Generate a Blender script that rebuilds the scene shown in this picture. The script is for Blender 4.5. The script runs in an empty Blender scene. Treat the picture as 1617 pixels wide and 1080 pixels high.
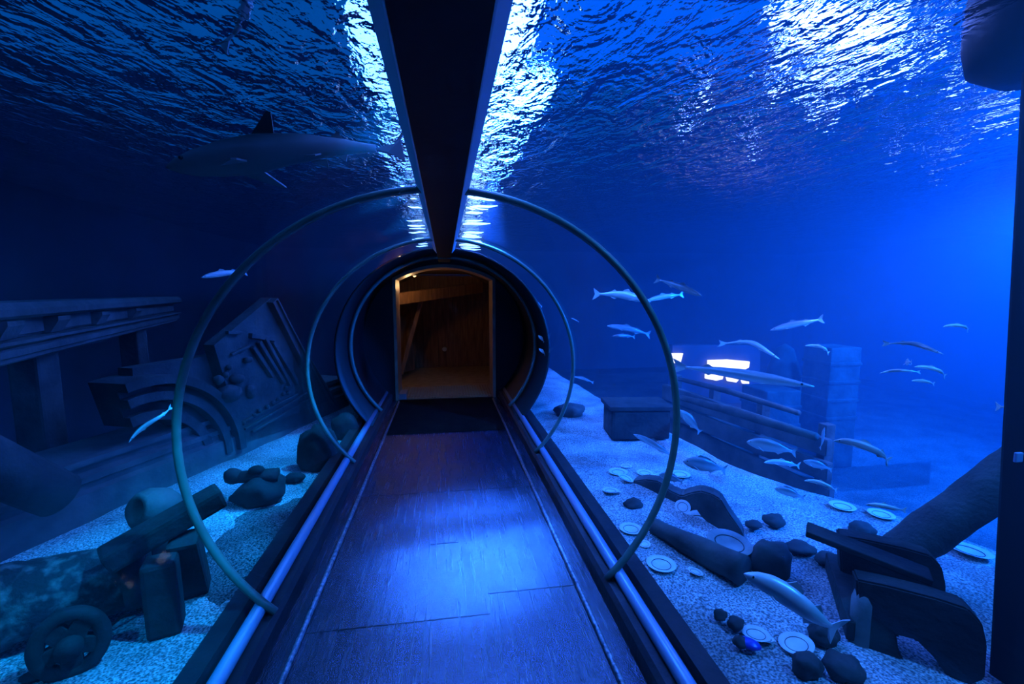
import bpy, bmesh, math, random
from mathutils import Vector, Matrix, noise
C = bpy.context.scene.collection
random.seed(7)
PI = math.pi
# ------------------------------------------------------------------ camera
FOC = 700.0
TH = math.atan(78/FOC); PS = math.atan(106/FOC*math.cos(TH)); EYE = Vector((0, 0, 1.6))
FW = Vector((math.sin(PS)*math.cos(TH), math.cos(PS)*math.cos(TH), -math.sin(TH)))
RT = Vector((math.cos(PS), -math.sin(PS), 0)); UP = RT.cross(FW)
cam = bpy.data.objects.new('camera', bpy.data.cameras.new('camera')); C.objects.link(cam)
cam.data.sensor_width = 36; cam.data.lens = FOC/1617*36; cam.data.clip_start = 0.02; cam.data.clip_end = 100
cam.matrix_world = Matrix.Translation(EYE) @ Matrix((RT, UP, -FW)).transposed().to_4x4()
bpy.context.scene.camera = cam

def ray(px, py): return FW + RT*((px-808.5)/FOC) + UP*((540-py)/FOC)
def onz(px, py, z): d = ray(px, py); return EYE + d*((z-EYE.z)/d.z)
def ony(px, py, y): d = ray(px, py); return EYE + d*(y/d.y)
def onx(px, py, x): d = ray(px, py); return EYE + d*(x/d.x)
def atd(px, py, dist): return EYE + ray(px, py).normalized()*dist
def onplane(px, py, P, N): d = ray(px, py); return EYE + d*((P-EYE).dot(N)/d.dot(N))

# ------------------------------------------------------------------ materials
def new_mat(name):
    m = bpy.data.materials.new(name); m.use_nodes = True
    nt = m.node_tree; nt.nodes.clear()
    return m, nt, nt.nodes.new('ShaderNodeOutputMaterial')
def nd(nt, t, **kw):
    n = nt.nodes.new(t)
    for k, v in kw.items():
        if k in n.inputs: n.inputs[k].default_value = v
        else: setattr(n, k, v)
    return n
def mapped(nt, scale=(1, 1, 1), rot=(0, 0, 0)):
    tc = nt.nodes.new('ShaderNodeTexCoord'); mp = nt.nodes.new('ShaderNodeMapping')
    mp.inputs['Scale'].default_value = scale; mp.inputs['Rotation'].default_value = rot
    nt.links.new(tc.outputs['Object'], mp.inputs['Vector']); return mp.outputs['Vector']
def surf(name, c1, c2=None, rough=.6, scale=6, stretch=(1, 1, 1), bump=.2, bscale=30, metal=0, spec=.5, contrast=(.35, .65), bdist=.02, detail=6):
    m, nt, out = new_mat(name)
    b = nd(nt, 'ShaderNodeBsdfPrincipled', Roughness=rough, Metallic=metal)
    b.inputs['Specular IOR Level'].default_value = spec
    nt.links.new(b.outputs[0], out.inputs[0])
    v = mapped(nt, stretch)
    c1 = (*c1, 1)
    if c2:
        n = nd(nt, 'ShaderNodeTexNoise', Scale=scale, Detail=detail); nt.links.new(v, n.inputs['Vector'])
        r = nt.nodes.new('ShaderNodeValToRGB'); e = r.color_ramp.elements
        e[0].position, e[1].position = contrast; e[0].color = c1; e[1].color = (*c2, 1)
        nt.links.new(n.outputs['Fac'], r.inputs['Fac']); nt.links.new(r.outputs[0], b.inputs['Base Color'])
    else: b.inputs['Base Color'].default_value = c1
    if bump:
        n2 = nd(nt, 'ShaderNodeTexNoise', Scale=bscale, Detail=5); nt.links.new(v, n2.inputs['Vector'])
        bp = nd(nt, 'ShaderNodeBump', Strength=bump, Distance=bdist)
        nt.links.new(n2.outputs['Fac'], bp.inputs['Height']); nt.links.new(bp.outputs[0], b.inputs['Normal'])
    return m
def emit(name, col, s):
    m, nt, out = new_mat(name); e = nd(nt, 'ShaderNodeEmission', Color=(*col, 1), Strength=s)
    nt.links.new(e.outputs[0], out.inputs[0]); return m

# ------------------------------------------------------------------ mesh helpers
class MB:
    def __init__(s): s.bm = bmesh.new()
    def add(s, verts, faces, smooth=False):
        vs = [s.bm.verts.new(v) for v in verts]
        for f in faces:
            try:
                q = s.bm.faces.new([vs[i] for i in f]); q.smooth = smooth
            except ValueError: pass
        return vs
    def box(s, c, d, rot=None, bev=0):
        x, y, z = (k/2 for k in d); c = Vector(c)
        pts = [Vector((sx*x, sy*y, sz*z)) for sz in (-1, 1) for sy in (-1, 1) for sx in (-1, 1)]
        if rot is not None: pts = [rot @ p for p in pts]
        t = bmesh.new(); vs = [t.verts.new(p+c) for p in pts]
        for f in ((0, 2, 3, 1), (4, 5, 7, 6), (0, 1, 5, 4), (2, 6, 7, 3), (0, 4, 6, 2), (1, 3, 7, 5)): t.faces.new([vs[i] for i in f])
        if bev: bmesh.ops.bevel(t, geom=t.edges[:], offset=bev, segments=2, affect='EDGES', profile=.6)
        s.merge(t); return s
    def merge(s, t):
        me = bpy.data.meshes.new('t'); t.to_mesh(me); t.free(); s.bm.from_mesh(me); bpy.data.meshes.remove(me)
    def bar(s, p, q, w, h, bev=.004, up=Vector((0, 0, 1))):
        p, q = Vector(p), Vector(q); y = (q-p).normalized(); x = y.cross(up)
        if x.length < 1e-4: x = Vector((1, 0, 0))
        x.normalize(); z = x.cross(y)
        return s.box((p+q)/2, (w, (q-p).length, h), Matrix((x, y, z)).transposed(), bev)
    def tube(s, pts, r, n=10, cap=True, smooth=True, closed=False, flat=1.0, ref=None):
        pts = [Vector(p) for p in pts]; rs = r if isinstance(r, (list, tuple)) else [r]*len(pts)
        vs, k = [], len(pts); up = None
        for i, p in enumerate(pts):
            a, b = pts[i-1] if (i or closed) else p, pts[(i+1) % k] if (i < k-1 or closed) else p
            t = (b-a).normalized()
            if ref is not None: up = Vector(ref)
            elif up is None: up = Vector((0, 0, 1)) if abs(t.z) < .9 else Vector((1, 0, 0))
            x = t.cross(up).normalized(); up2 = x.cross(t); up = up2
            for j in range(n):
                u = 2*PI*j/n; vs.append(p + (x*math.cos(u)*flat + up2*math.sin(u))*rs[i])
        f = []
        for i in range(k if closed else k-1):
            for j in range(n):
                a, b = i*n+j, i*n+(j+1) % n; c, d = ((i+1) % k)*n+(j+1) % n, ((i+1) % k)*n+j
                f.append((a, b, c, d))
        if cap and not closed: f += [tuple(reversed(range(n))), tuple(range((k-1)*n, k*n))]
        s.add(vs, f, smooth); return s
    def lathe(s, prof, M=Matrix(), n=24, smooth=True):
        vs, f = [], []
        for (r, z) in prof:
            for j in range(n):
                u = 2*PI*j/n; vs.append(M @ Vector((r*math.cos(u), r*math.sin(u), z)))
        for i in range(len(prof)-1):
            for j in range(n): f.append((i*n+j, i*n+(j+1) % n, (i+1)*n+(j+1) % n, (i+1)*n+j))
        f += [tuple(reversed(range(n))), tuple(range((len(prof)-1)*n, len(prof)*n))]
        s.add(vs, f, smooth); return s
    def prism(s, loop, off, bev=0):
        t = bmesh.new(); off = Vector(off); a = [t.verts.new(Vector(p)) for p in loop]; b = [t.verts.new(Vector(p)+off) for p in loop]
        n = len(a); t.faces.new(a); t.faces.new(list(reversed(b)))
        for i in range(n): t.faces.new((a[i], b[i], b[(i+1) % n], a[(i+1) % n]))
        bmesh.ops.recalc_face_normals(t, faces=t.faces[:])
        if bev: bmesh.ops.bevel(t, geom=t.edges[:], offset=bev, segments=2, affect='EDGES')
        s.merge(t); return s
    def blob(s, c, d, sub=3, amp=.18, fr=1.6, seed=0, rot=None):
        t = bmesh.new(); bmesh.ops.create_icosphere(t, subdivisions=sub, radius=1)
        o = Vector((seed*3.1, seed*1.7, seed*.9))
        for v in t.verts:
            p = v.co.copy(); k = 1+amp*noise.noise(p*fr+o)*1.6+amp*.5*noise.noise(p*fr*2.7+o)
            p = Vector((p.x*d[0]*k, p.y*d[1]*k, p.z*d[2]*k))
            v.co = (rot @ p if rot is not None else p)+Vector(c)
        for f in t.faces: f.smooth = True
        s.merge(t); return s
    def rough(s, amp, fr, seed=0):
        o = Vector((seed*2.3, seed, seed*4.1))
        s.bm.normal_update()
        for v in s.bm.verts: v.co += v.normal*noise.noise(v.co*fr+o)*amp
        return s
    def build(s, name, m, parent=None, recalc=True, at=None):
        if recalc: bmesh.ops.recalc_face_normals(s.bm, faces=s.bm.faces[:])
        me = bpy.data.meshes.new(name)
        if at is not None: bmesh.ops.translate(s.bm, verts=s.bm.verts[:], vec=-Vector(at))
        s.bm.to_mesh(me); s.bm.free()
        for k in (m if isinstance(m, (list, tuple)) else [m]): me.materials.append(k)
        o = bpy.data.objects.new(name, me); C.objects.link(o)
        if parent is not None: o.parent = parent
        if at is not None: o.location = at
        return o
def tag(o, label=None, cat=None, group=None, kind=None):
    if label: o['label'] = label
    if cat: o['category'] = cat
    if group: o['group'] = group
    if kind: o['kind'] = kind
    return o
def struct(o, label=None): return tag(o, label, kind='structure')
def empty(name, label, cat, loc=(0, 0, 0), group=None):
    o = bpy.data.objects.new(name, None); C.objects.link(o); o.location = loc; o.empty_display_size = .1
    return tag(o, label, cat, group)
def kid(mb, name, m, root):          # mesh given in world space becomes a part of an Empty
    o = mb.build(name, m); o.parent = root; r = root
    while r is not None:
        o.location -= r.location; r = r.parent
    return o

# ------------------------------------------------------------------ palette
M = {}
M['mat'] = None
M['black'] = surf('black_paint', (.006, .006, .009), rough=.5, bump=.05)
M['beam'] = surf('beam_paint', (.004, .004, .004), (.008, .007, .006), rough=.6, spec=.2, bump=.04, scale=3)
M['beam_side'] = surf('beam_side_paint', (.75, .78, .85), rough=.5, bump=.02)
M['kerb'] = surf('kerb_rubber', (.01, .011, .014), (.022, .022, .025), rough=.55, bump=.15)
M['rail'] = surf('satin_pipe', (.3, .42, .6), rough=.3, metal=.2, bump=.03)
M['strip'] = surf('worn_metal_edge', (.12, .13, .16), (.5, .52, .58), rough=.38, metal=.6, scale=40, bump=.4, bscale=90)
M['hoop'] = surf('green_gasket', (.07, .13, .11), (.1, .17, .14), rough=.4, bump=.05, scale=12)
M['sand'] = None
M['rock'] = surf('dark_rock', (.025, .028, .03), (.07, .076, .076), rough=.9, bump=.6, bscale=12, scale=4)
M['timber'] = surf('sodden_timber', (.03, .03, .031), (.085, .086, .085), rough=.8, scale=5, stretch=(1, 1, 1), bump=.5, bscale=18)
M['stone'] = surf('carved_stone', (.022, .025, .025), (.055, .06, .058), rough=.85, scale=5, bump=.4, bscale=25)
M['timber_dark'] = surf('darker_timber', (.008, .008, .009), (.028, .029, .028), rough=.8, scale=5, bump=.5, bscale=18)  # same settings as the sodden timber, in a darker tone
M['rock_dark'] = surf('darker_rock', (.008, .009, .01), (.026, .028, .03), rough=.9, bump=.6, bscale=12, scale=4)  # same settings as the dark rock, in a darker tone
M['paler'] = surf('pale_stone', (.16, .17, .17), (.3, .31, .3), rough=.85, scale=6, bump=.3, bscale=22)
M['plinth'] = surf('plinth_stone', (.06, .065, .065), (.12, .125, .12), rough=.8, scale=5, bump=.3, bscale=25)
M['iron'] = surf('corroded_iron', (.018, .02, .022), (.05, .055, .055), rough=.75, scale=7, bump=.5, bscale=22)
M['crust'] = surf('crusted_iron', (.022, .025, .028), (.16, .17, .165), rough=.9, scale=16, bump=.7, bscale=30, contrast=(.5, .7))
M['plate'] = surf('white_china', (.85, .85, .84), (.7, .7, .7), rough=.3, bump=.03, scale=14)
M['bluepot'] = surf('blue_glaze', (.02, .06, .5), rough=.3, bump=.03)
M['wall'] = surf('tank_wall_paint', (.05, .07, .1), (.08, .1, .14), rough=.9, scale=1.5, bump=.2, bscale=6)
M['wood'] = surf('warm_timber', (.16, .075, .035), (.3, .15, .07), rough=.6, scale=4, stretch=(6, 6, .6), bump=.2)
M['frame'] = surf('frame_timber', (.32, .2, .14), (.45, .29, .2), rough=.5, scale=6, bump=.1)
M['cream'] = surf('white_plastic', (.8, .78, .72), rough=.4, bump=0)

def sand_mat(name, c1, c2):
    m, nt, out = new_mat(name); b = nd(nt, 'ShaderNodeBsdfPrincipled', Roughness=.95)
    nt.links.new(b.outputs[0], out.inputs[0]); v = mapped(nt)
    n = nd(nt, 'ShaderNodeTexNoise', Scale=95, Detail=4); nt.links.new(v, n.inputs['Vector'])
    r = nt.nodes.new('ShaderNodeValToRGB'); e = r.color_ramp.elements
    e[0].position, e[1].position = .38, .66; e[0].color = (*c1, 1); e[1].color = (*c2, 1)
    nt.links.new(n.outputs['Fac'], r.inputs[0])
    n3 = nd(nt, 'ShaderNodeTexNoise', Scale=2.2, Detail=5); nt.links.new(v, n3.inputs['Vector'])
    r3 = nt.nodes.new('ShaderNodeValToRGB'); r3.color_ramp.elements[0].position = .35; r3.color_ramp.elements[1].position = .6
    r3.color_ramp.elements[0].color = (.45, .45, .45, 1)
    nt.links.new(n3.outputs['Fac'], r3.inputs[0])
    mx = nt.nodes.new('ShaderNodeMix'); mx.data_type = 'RGBA'; mx.blend_type = 'MULTIPLY'; mx.inputs[0].default_value = 1
    nt.links.new(r.outputs[0], mx.inputs[6]); nt.links.new(r3.outputs[0], mx.inputs[7]); nt.links.new(mx.outputs[2], b.inputs['Base Color'])
    bp = nd(nt, 'ShaderNodeBump', Strength=.8, Distance=.015); nt.links.new(n.outputs['Fac'], bp.inputs['Height']); nt.links.new(bp.outputs[0], b.inputs['Normal'])
    return m
M['sand'] = sand_mat('coral_sand', (.16, .165, .17), (.9, .9, .9))
M['gravel'] = sand_mat('dark_gravel', (.015, .017, .02), (.3, .32, .33))

# walkway mat: dark ribbed vinyl, scuffed lengthwise, glossy
def mat_vinyl():
    m, nt, out = new_mat('walkway_vinyl'); b = nd(nt, 'ShaderNodeBsdfPrincipled')
    b.inputs['Specular IOR Level'].default_value = 1
    nt.links.new(b.outputs[0], out.inputs[0])
    v = mapped(nt, (14, .45, 1)); n = nd(nt, 'ShaderNodeTexNoise', Scale=5, Detail=6, Roughness=.55); nt.links.new(v, n.inputs['Vector'])
    r = nt.nodes.new('ShaderNodeValToRGB'); e = r.color_ramp.elements
    e[0].position, e[1].position = .25, .8; e[0].color = (.004, .01, .024, 1); e[1].color = (.012, .026, .055, 1)
    nt.links.new(n.outputs['Fac'], r.inputs[0]); nt.links.new(r.outputs[0], b.inputs['Base Color'])
    mr = nd(nt, 'ShaderNodeMapRange'); mr.inputs[1].default_value = .3; mr.inputs[2].default_value = .7; mr.inputs[3].default_value = .2; mr.inputs[4].default_value = .3
    nt.links.new(n.outputs['Fac'], mr.inputs[0]); nt.links.new(mr.outputs[0], b.inputs['Roughness'])
    v2 = mapped(nt); n2 = nd(nt, 'ShaderNodeTexNoise', Scale=160, Detail=3); nt.links.new(v2, n2.inputs['Vector'])
    bp = nd(nt, 'ShaderNodeBump', Strength=.5, Distance=.006); nt.links.new(n2.outputs['Fac'], bp.inputs['Height'])
    bp2 = nd(nt, 'ShaderNodeBump', Strength=.1, Distance=.006); nt.links.new(n.outputs['Fac'], bp2.inputs['Height']); nt.links.new(bp.outputs[0], bp2.inputs['Normal'])
    nt.links.new(bp2.outputs[0], b.inputs['Normal'])
    return m
M['mat'] = mat_vinyl()

def mat_acrylic():
    m, nt, out = new_mat('clear_acrylic')
    t = nd(nt, 'ShaderNodeBsdfTransparent', Color=(.96, .98, 1, 1)); g = nd(nt, 'ShaderNodeBsdfGlossy', Roughness=.03)
    lw = nd(nt, 'ShaderNodeLayerWeight', Blend=.5); mx = nt.nodes.new('ShaderNodeMixShader')
    pw = nd(nt, 'ShaderNodeMath', operation='POWER'); pw.inputs[1].default_value = 5; ml = nd(nt, 'ShaderNodeMath', operation='MULTIPLY_ADD'); ml.inputs[1].default_value = .3; ml.inputs[2].default_value = .02
    nt.links.new(lw.outputs['Facing'], pw.inputs[0]); nt.links.new(pw.outputs[0], ml.inputs[0])
    nt.links.new(ml.outputs[0], mx.inputs[0]); nt.links.new(t.outputs[0], mx.inputs[1]); nt.links.new(g.outputs[0], mx.inputs[2]); nt.links.new(mx.outputs[0], out.inputs[0])
    return m
M['acrylic'] = mat_acrylic()
SCAT, ABSB = .052, .05
def mat_water():
    m, nt, out = new_mat('sea_water')
    t = nd(nt, 'ShaderNodeBsdfTransparent'); nt.links.new(t.outputs[0], out.inputs['Surface'])
    s = nd(nt, 'ShaderNodeVolumeScatter', Color=(.3, .6, 1, 1), Density=SCAT, Anisotropy=.25)
    a = nd(nt, 'ShaderNodeVolumeAbsorption', Color=(.05, .55, 1, 1), Density=ABSB)
    ad = nt.nodes.new('ShaderNodeAddShader'); nt.links.new(s.outputs[0], ad.inputs[0]); nt.links.new(a.outputs[0], ad.inputs[1]); nt.links.new(ad.outputs[0], out.inputs['Volume'])
    return m
M['water'] = mat_water()
def mat_surface():
    m, nt, out = new_mat('rippled_water_surface')
    g = nd(nt, 'ShaderNodeBsdfGlass', Roughness=0, IOR=1.075); nt.links.new(g.outputs[0], out.inputs[0])
    v = mapped(nt, (1.5, .8, 1)); n = nd(nt, 'ShaderNodeTexNoise', Scale=2.8, Detail=3.5, Roughness=.55, Distortion=.6); nt.links.new(v, n.inputs['Vector'])
    v2 = mapped(nt, (1.6, 1.0, 1), (0, 0, .25)); n2 = nd(nt, 'ShaderNodeTexNoise', Scale=13, Detail=2); nt.links.new(v2, n2.inputs['Vector'])
    bp = nd(nt, 'ShaderNodeBump', Strength=1, Distance=.12); nt.links.new(n.outputs['Fac'], bp.inputs['Height'])
    b2 = nd(nt, 'ShaderNodeBump', Strength=1, Distance=.02); nt.links.new(n2.outputs['Fac'], b2.inputs['Height']); nt.links.new(bp.outputs[0], b2.inputs['Normal'])
    nt.links.new(b2.outputs[0], g.inputs['Normal'])
    return m
M['surface'] = mat_surface()

# ------------------------------------------------------------------ tunnel
TA, TB, TZ = 1.18, 1.145, .93           # tunnel half width, half height, centre height
def prof(u, k=1.0): return Vector((TA*k*math.sin(u), 0, TZ+TB*k*math.cos(u)))
UB = PI-math.acos((TZ-.13)/TB)          # angle where the arc meets the kerb
def arc(y, k=1.0, n=48, u0=None): u0 = UB if u0 is None else u0; return [prof(-u0+2*u0*i/n, k)+Vector((0, y, 0)) for i in range(n+1)]
Y0, Y1, YD = -1.6, 5.78, 6.62
mb = MB(); a = arc(Y0); b = arc(Y1); n = len(a)
mb.add(a+b, [(i, i+1, n+i+1, n+i) for i in range(n-1)], True)
struct(mb.build('window_1', M['acrylic'], recalc=False), 'clear curved acrylic shell of the tunnel')
# the sea water: a box with the tunnel cut out of it
SURF_Z, BED = 3.0, -1.1
XL, XR, YA, YB = -5.5, 13, -3, 15
pr = [prof(-UB+2*UB*i/48, 1.03) for i in range(49)]
loop = [Vector((XL, 0, BED)), Vector((pr[0].x, 0, BED))]+pr+[Vector((pr[-1].x, 0, BED)), Vector((XR, 0, BED)), Vector((XR, 0, SURF_Z+.25)), Vector((XL, 0, SURF_Z+.25))]
mb = MB(); mb.prism([p+Vector((0, YA, 0)) for p in loop], (0, YB-YA, 0))
struct(mb.build('water', M['water']), 'blue sea water filling the tank around the tunnel')
mb = MB(); mb.add([(XL, YA, SURF_Z), (XR, YA, SURF_Z), (XR, YB, SURF_Z), (XL, YB, SURF_Z)], [(0, 1, 2, 3)])
o = struct(mb.build('water_surface', M['surface'], recalc=False), 'rippled underside of the water surface')
# tank walls
for nm, c, d in (('wall_right', (XR+.1, 6, 1.2), (.2, 18.4, 5)), ('wall_left', (XL-.1, 6, 1.2), (.2, 18.4, 5)), ('wall_back', ((XL+XR)/2, YB+.1, 1.2), (XR-XL, .2, 5)), ('wall_front', ((XL+XR)/2, YA-.1, 1.2), (XR-XL, .2, 5))):
    struct(MB().box(c, d).build(nm, M['wall']))
struct(MB().box(((XL+XR)/2, 6, BED-.1), (XR-XL, 18, .2)).build('floor_tank', M['gravel']), 'dark gravel floor of the deep part of the tank')

struct(MB().box((0, Y0-.05, 1.0), (2.6, .1, 2.6)).build('light_block_behind', M['black']))  # added unseen panel, keeps world light out of the open tunnel end
# walkway
mb = MB()
xs = [-.8, -.70, -.68, .68, .70, .8]; zs = [.012, .012, 0, 0, .012, .012]
vs = [(x, y, z) for y in (Y0, YD) for x, z in zip(xs, zs)]
mb.add(vs, [(i, i+1, i+7, i+6) for i in range(5)])
walk = struct(mb.build('floor', M['mat'], recalc=False), 'dark scuffed walkway floor with a blue sheen')
for (x0, x1, y) in ((-.68, .68, 3.47), (-.68, .2, 2.05), (.2, .68, 2.2), (-.12, .06, 2.72), (.68, .8, 2.72), (-.68, .68, 1.3)):
    k_ = MB().box(((x0+x1)/2, y, .0007), (x1-x0, .006, .0012)).build('seam', M['black']); k_.parent = walk
struct(MB().box((0, (5.0+YD)/2, .004), (1.36, YD-5.0, .008)).build('floor_end_shade', surf('collar_shade_black', (.006, .005, .005), (.012, .01, .008), rough=.95, spec=.05, bump=.3, bscale=60)), 'black slab for the shade under the collar at the walkway end')  # collar shade put in as a dark matte slab on the floor
kx = [(.79, -.05), (.79, .095), (.81, .115), (.93, .115), (.945, .15), (1.03, .15), (1.03, -.3)]
for s, nm in ((-1, 'trim_1'), (1, 'trim_2')):
    lp = [Vector((s*x, Y0, z)) for x, z in kx]
    struct(MB().prism(lp, (0, YD-Y0, 0)).build(nm, M['kerb']), 'black kerb along the %s edge of the walkway' % ('left' if s < 0 else 'right'))
    o = MB().tube([(s*.875, Y0, .14), (s*.875, YD-.05, .14)], .031, 14).build('kerb_rail', M['rail'], at=(s*.875, 2.5, .11))
    tag(o, 'long blue-lit pipe rail on the %s kerb of the walkway' % ('left' if s < 0 else 'right'), 'rail', 'pipe rails along the kerbs')
    e = MB().tube([(s*.69, Y0, .012), (s*.69, YD-.1, .012)], .013, 10).build('edge_strip', M['strip'], at=(s*.69, 2.5, .0))
    tag(e, 'worn shiny edging strip along the %s side of the walkway mat' % ('left' if s < 0 else 'right'), 'edging strip', 'edging strips of the mat')
# ceiling beam
bz0, bz1 = 2.02, 2.11
lp = [(-.079, Y0, bz0), (.079, Y0, bz0), (.084, Y0, bz1), (-.084, Y0, bz1)]
root = tag(MB().prism(lp, (0, YD-.3-Y0, 0)).build('ceiling_beam', M['beam']), kind='structure', label='black beam along the crown of the tunnel')
for s in (-1, 1):
    lp = [(s*.080, Y0, bz0+.003), (s*.084, Y0, bz0+.003), (s*.116, Y0, bz0+.045), (s*.084, Y0, bz0+.05)]
    kidm = MB().prism(lp, (0, YD-1.7-Y0, 0)).build('side_flange', M['beam_side']); kidm.parent = root
# hoops
HW = ['second hoop from the doorway, crossing the middle of the tunnel', '']
for y, lab in ((2.06, 'nearest thin green-grey hoop arching over the walkway'), (3.92, 'second, farther thin green-grey hoop nearer the doorway')):
    pts = arc(y, .985, 72, UB+.03)
    o = MB().tube(pts, .017, 10, flat=1.25).build('tunnel_hoop', M['hoop'], at=(0, y, .1))
    tag(o, lab, 'hoop', 'joint hoops of the tunnel')
o = MB().tube(arc(.70, .975, 72, UB+.03), .02, 10, flat=3).build('tunnel_hoop', M['black'], at=(0, .7, .1))
o.location.y -= 0
tag(o, 'broad black end hoop of the tunnel beside the right edge of view', 'hoop', 'joint hoops of the tunnel')
bpy.data.objects.remove(o)
# end collar, bulkhead and doorway
mb = MB(); k = 48
ring = [(arc(y, kk, k, PI*.999)) for y, kk in ((4.95, 1.035), (4.95, 1.0), (YD, .99), (YD, 1.035))]
DW, DS, DT = .735, 1.8, 2.0      # doorway half width, spring height, crown
mb2 = MB()
mb = MB(); ca = arc(5.0, 1.02, 64, UB+.02); cb = arc(YD+.1, 1.02, 64, UB+.02); cc = arc(5.0, .995, 64, UB+.02); cd = arc(YD+.1, .995, 64, UB+.02); n = 65
mb.add(ca+cb+cc+cd, [(i, i+1, n+i+1, n+i) for i in range(64)]+[(2*n+i, 2*n+i+1, 3*n+i+1, 3*n+i) for i in range(64)]+[(i, i+1, 2*n+i+1, 2*n+i) for i in range(64)], True)
struct(mb.build('wall_collar', M['black']), 'black collar lining the end of the tunnel')
o = MB().tube(arc(5.55, .962, 72, UB+.02), .022, 10).build('end_ring', M['hoop'], at=(0, 5.55, .1))
tag(o, 'green-grey ring around the dark bulkhead at the tunnel end', 'ring')
# bulkhead with arched hole
N = 40
door = [Vector((-DW, YD, DS*i/16)) for i in range(17)]
for i in range(1, N):
    t = -1+2*i/N; door.append(Vector((DW*t, YD, DS+(DT-DS)*(1-t*t))))
door += [Vector((DW, YD, DS*(16-i)/16)) for i in range(17)]
outer = []
m_ = len(door)
for i, p in enumerate(door):
    d = Vector((p.x, 0, p.z-.9)); ang = math.atan2(d.x/TA, d.z/TB); q = prof(ang, 1.03); q.y = YD
    q.z = max(q.z, -.2) if p.z > .01 else q.z
    outer.append(q)
mb = MB(); off = Vector((0, .12, 0))
mb.add(door+outer+[p+off for p in door], [(i, i+1, m_+i+1, m_+i) for i in range(m_-1)]+[(i, i+1, 2*m_+i+1, 2*m_+i) for i in range(m_-1)])
mb.box((0, YD+.05, -.16), (2.6, .12, .31))
struct(mb.build('wall_end', M['black']), 'black bulkhead closing the tunnel around the doorway')
mb = MB(); inn = [Vector((p.x*.955, YD-.02, p.z-.035*max(0, (p.z-1.6)/.4))) for p in door]; out_ = [Vector((p.x*1.012, YD-.02, p.z+.01)) for p in door]; of = Vector((0, .55, 0))
allv = inn+out_+[p+of for p in inn]
mb.add(allv, [(i, i+1, m_+i+1, m_+i) for i in range(m_-1)]+[(i, i+1, 2*m_+i+1, 2*m_+i) for i in range(m_-1)])
struct(mb.build('trim_3', M['frame']), 'reddish timber frame of the arched doorway')
# ------------------------------------------------------------------ room beyond the doorway (all inside the bulkhead opening)
RY0, RY1 = YD+.12, 9.6
struct(MB().box((0, (RY0+RY1)/2, -.03), (1.95, RY1-RY0, .06)).build('floor_2', surf('grating_steel', (.3, .2, .1), (.42, .3, .16), rough=.45, scale=8, bump=.1)), 'brown floor of the room beyond the doorway')
gm = MB()
for i in range(34): gm.box((-.72+i*.0437, RY0+.42, .006), (.014, .78, .012))
for j in range(9): gm.box((0, RY0+.06+j*.092, .007), (1.48, .016, .012))
tag(gm.build('floor_grating', surf('grate', (.4, .27, .13), rough=.4, bump=0), at=(0, RY0+.42, 0)), 'brown metal floor grating just behind the doorway sill', 'grating')
tag(MB().box((-.655, YD+.2, .05), (.12, .3, .09), bev=.01).build('door_stop', surf('grey_stop', (.25, .25, .28), bump=0), at=(-.655, YD+.2, .005)), 'small grey wedge at the left foot of the doorway', 'wedge')
def planks(x0, x1, y0, y1, z0, z1, n):
    mb = MB()
    for i in range(n):
        t0, t1 = i/n, (i+1)/n
        mb.bar((x0+(x1-x0)*(t0+t1)/2, y0+(y1-y0)*(t0+t1)/2, z0), (x0+(x1-x0)*(t0+t1)/2, y0+(y1-y0)*(t0+t1)/2, z1), math.hypot(x1-x0, y1-y0)/n*.97, .03, .004, up=Vector((-(y1-y0), x1-x0, 0)))
    return mb
struct(planks(-.95, -.95, RY0, RY1, 0, 1.78, 16).build('wall_room_left', M['wood']), 'brown plank wall on the left of the room beyond')
struct(planks(-.95, .95, RY1, RY1, 0, 1.95, 12).build('wall_room_back', M['wood']), 'brown plank wall at the back of the room beyond')
struct(planks(.95, .95, RY0, RY1, 0, 1.78, 16).build('wall_room_right', M['wood']), 'dark plank wall on the right of the room beyond')
struct(MB().prism([Vector((x, RY0, z)) for x, z in ((-.97, 1.76), (-.5, 1.985), (.5, 1.985), (.97, 1.76), (.97, 1.79), (.5, 2.02), (-.5, 2.02), (-.97, 1.79))], (0, RY1-RY0, 0)).build('ceiling', M['wood']), 'timber ceiling of the room beyond the doorway')
b0, b1 = ony(622, 488, 7.6), ony(735, 462, 9.0)
tag(MB().bar(b0+Vector((-.3, -.1, .12)), b1+Vector((.3, 0, .1)), .16, .2, .012).build('roof_beam', M['wood'], at=tuple(b0)), 'heavy brown timber beam running under the ceiling beyond the doorway', 'beam')
p0, p1 = ony(634, 590, 8.3), ony(662, 478, 8.3)
tag(MB().bar(p0, p1+Vector((.05, 0, .1)), .1, .07, .006).build('brace', M['wood'], at=tuple(p0)), 'slanting timber brace against the plank wall beyond the doorway', 'brace')
p0, p1 = ony(655, 592, 8.9), ony(646, 470, 8.9)
pn = MB(); q = [ony(632, 590, 8.6), ony(655, 584, 8.8), ony(648, 490, 8.8), ony(632, 500, 8.6)]
pn.prism(q, (0, .05, 0), .008)
tag(pn.build('leaning_board', M['wood'], at=tuple(q[0])), 'pale brown board leaning at the left beyond the doorway', 'board')
kb = ony(702, 551, 9.5)
r_ = empty('wall_knob', 'small round white knob on the dark wall beyond the doorway', 'knob', kb)
kid(MB().lathe([(.0, 0), (.035, .0), (.05, .02), (.045, .045), (.02, .055)], Matrix.Translation(kb) @ Matrix.Rotation(PI/2, 4, 'X'), 16), 'knob_cap', M['cream'], r_)
kid(MB().lathe([(.0, -.05), (.03, -.05), (.03, .0), (.0, .0)], Matrix.Translation(kb) @ Matrix.Rotation(PI/2, 4, 'X'), 12), 'stem', M['black'], r_)
lp_ = Vector((-.5, 7.7, 1.88))
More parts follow.
